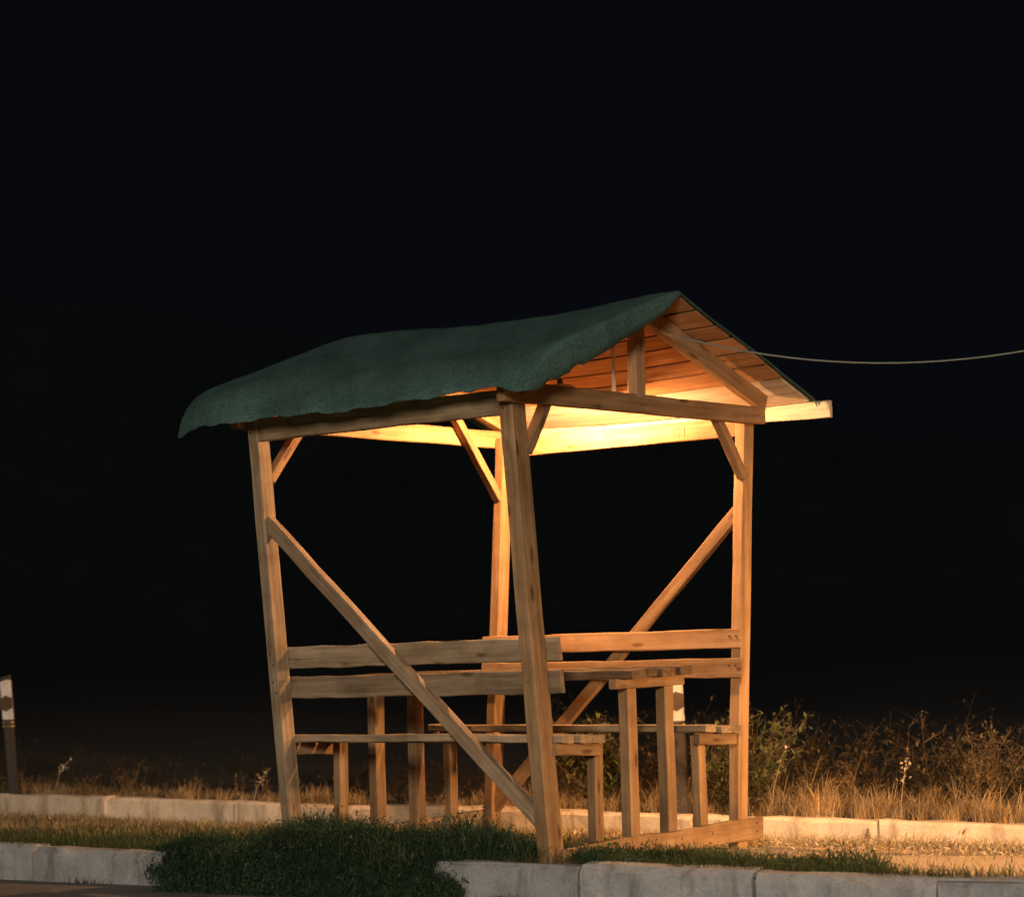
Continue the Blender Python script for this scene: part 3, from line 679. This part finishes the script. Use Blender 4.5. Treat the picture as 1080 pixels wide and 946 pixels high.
# ------------------------------------------------------------------ roadside marker posts
WHITE = plain('white_plastic', (.66, .62, .58), .5, 0, .3); DARK = plain('dark_post', (.045, .035, .028), .6); YEL = plain('yellow_band', (.6, .45, .12), .5); HEX = plain('brown_reflector', (.10, .065, .035), .4)
def marker(px, py, lean_, ang, label):
    z0 = -.12; root = empty('marker_post', (px, py, z0)); tag(root, label, 'marker post', 'roadside marker posts')
    ax = Vector((math.cos(ang), math.sin(ang), 0)); bx = Vector((-ax.y, ax.x, 0))
    def P3(u, w, z): return Vector((px, py, z0)) + ax * (u - lean_ * z) + bx * w + Vector((0, 0, z))
    def prism(name, z_a, z_b, h, mat, slant=0, d=.032):
        ring = [(-h, -.006), (-h + .012, -d * .6), (h - .012, -d * .6), (h, -.006), (h * .8, d), (-h * .8, d)]
        vs = [P3(u, w, z_a) for u, w in ring] + [P3(u, w, z_b + slant * u) for u, w in ring]; k = 6
        return mesh_obj(name, vs, [(i, (i + 1) % k, k + (i + 1) % k, k + i) for i in range(k)] + [tuple(reversed(range(k))), tuple(k + i for i in range(k))], mat, root)
    prism('post_body', -.12, .52, .040, DARK); prism('yellow_band', .522, .534, .0425, YEL); prism('yellow_band', .548, .560, .0425, YEL)
    prism('post_body', .52, .575, .039, DARK)
    sl = prism('white_sleeve', .575, .845, .042, WHITE, .25); prism('cap', .848, .872, .044, DARK, .25)
    pts = [(-.043, .645), (0, .630), (.043, .655), (.043, .725), (0, .742), (-.043, .715)]
    vs = [P3(u, -.0215, z) for u, z in pts] + [P3(u, -.012, z) for u, z in pts]
    mesh_obj('reflector', vs, [tuple(range(6))[::-1], tuple(range(6, 12))] + [(i, (i + 1) % 6, 6 + (i + 1) % 6, 6 + i) for i in range(6)], HEX, root)
marker(-3.53, 15.0, .075, -.15, 'leaning dark marker post with white reflector sleeve at the left edge')
marker(.905, 12.16, .02, -.1, 'marker post with white sleeve glimpsed behind the table legs')

# ------------------------------------------------------------------ street lamp on the near side of the road (out of frame, lights the road side)
SLX, SLY = -1.1, -4.2
sl = empty('street_lamp', (SLX, SLY, -.16)); tag(sl, 'grey steel street lamp on the near side of the road, outside the picture', 'street lamp')
STEEL = plain('galvanised_steel', (.35, .36, .36), .45, .7)
tube('lamp_pole', [(SLX, SLY, -.16), (SLX, SLY, 1.5), (SLX, SLY, 3.3), (SLX + .08, SLY + .25, 3.6), (SLX + .15, SLY + .55, 3.68)], [.07, .06, .05, .04, .035], STEEL, sl, 14)
tube('lamp_head', [(SLX + .14, SLY + .5, 3.69), (SLX + .2, SLY + .75, 3.7), (SLX + .3, SLY + 1.1, 3.68)], [.06, .12, .09], STEEL, sl, 12)
sd = bpy.data.lights.new('street_light', 'SPOT'); sd.energy = 5200; sd.color = (1, .84, .66); sd.spot_size = R(50); sd.spot_blend = .9; sd.shadow_soft_size = 1.0
so_ = bpy.data.objects.new('street_light', sd); col.objects.link(so_); so_.parent = sl
lp = Vector((SLX + .26, SLY + .95, 3.55)); so_.location = lp - sl.location
aim = Vector((-.2, 10.3, .9)); so_.rotation_euler = (aim - lp).to_track_quat('-Z', 'Y').to_euler()

# low flood lamp on the verge further right, out of frame: it rakes warm light along the verge
FX, FY = 5.3, 6.75
fl = empty('flood_lamp', (FX, FY, -.03)); tag(fl, 'low warm flood lamp on a stake by the kerb, outside the picture', 'flood lamp')
tube('stake', [(FX, FY, -.12), (FX, FY, .5), (FX, FY, 1.01)], [.018, .018, .018], STEEL, fl, 10)
fdir = (Vector((1.55, 11.0, -.35)) - Vector((FX, FY, 1.1))).normalized(); fc = Vector((FX, FY, 1.1))
tube('lamp_housing', [fc - fdir * .10, fc - fdir * .09, fc + fdir * .03, fc + fdir * .05], [.04, .07, .11, .11], BLACK, fl, 16)
fm, fn, flk, fb = node_mat('flood_lens'); fb.inputs['Base Color'].default_value = (1, .85, .6, 1); fb.inputs['Emission Color'].default_value = (1, .6, .28, 1); fb.inputs['Emission Strength'].default_value = 8
tube('lens', [fc + fdir * .051, fc + fdir * .056], [.10, .098], fm, fl, 16)
fd = bpy.data.lights.new('flood_light', 'SPOT'); fd.energy = 2500; fd.color = (1, .53, .21); fd.spot_size = R(58); fd.spot_blend = 1; fd.shadow_soft_size = .09
fo = bpy.data.objects.new('flood_light', fd); col.objects.link(fo); fo.parent = fl; fo.location = fc + fdir * .16 - fl.location; fo.rotation_euler = fdir.to_track_quat('-Z', 'Y').to_euler()
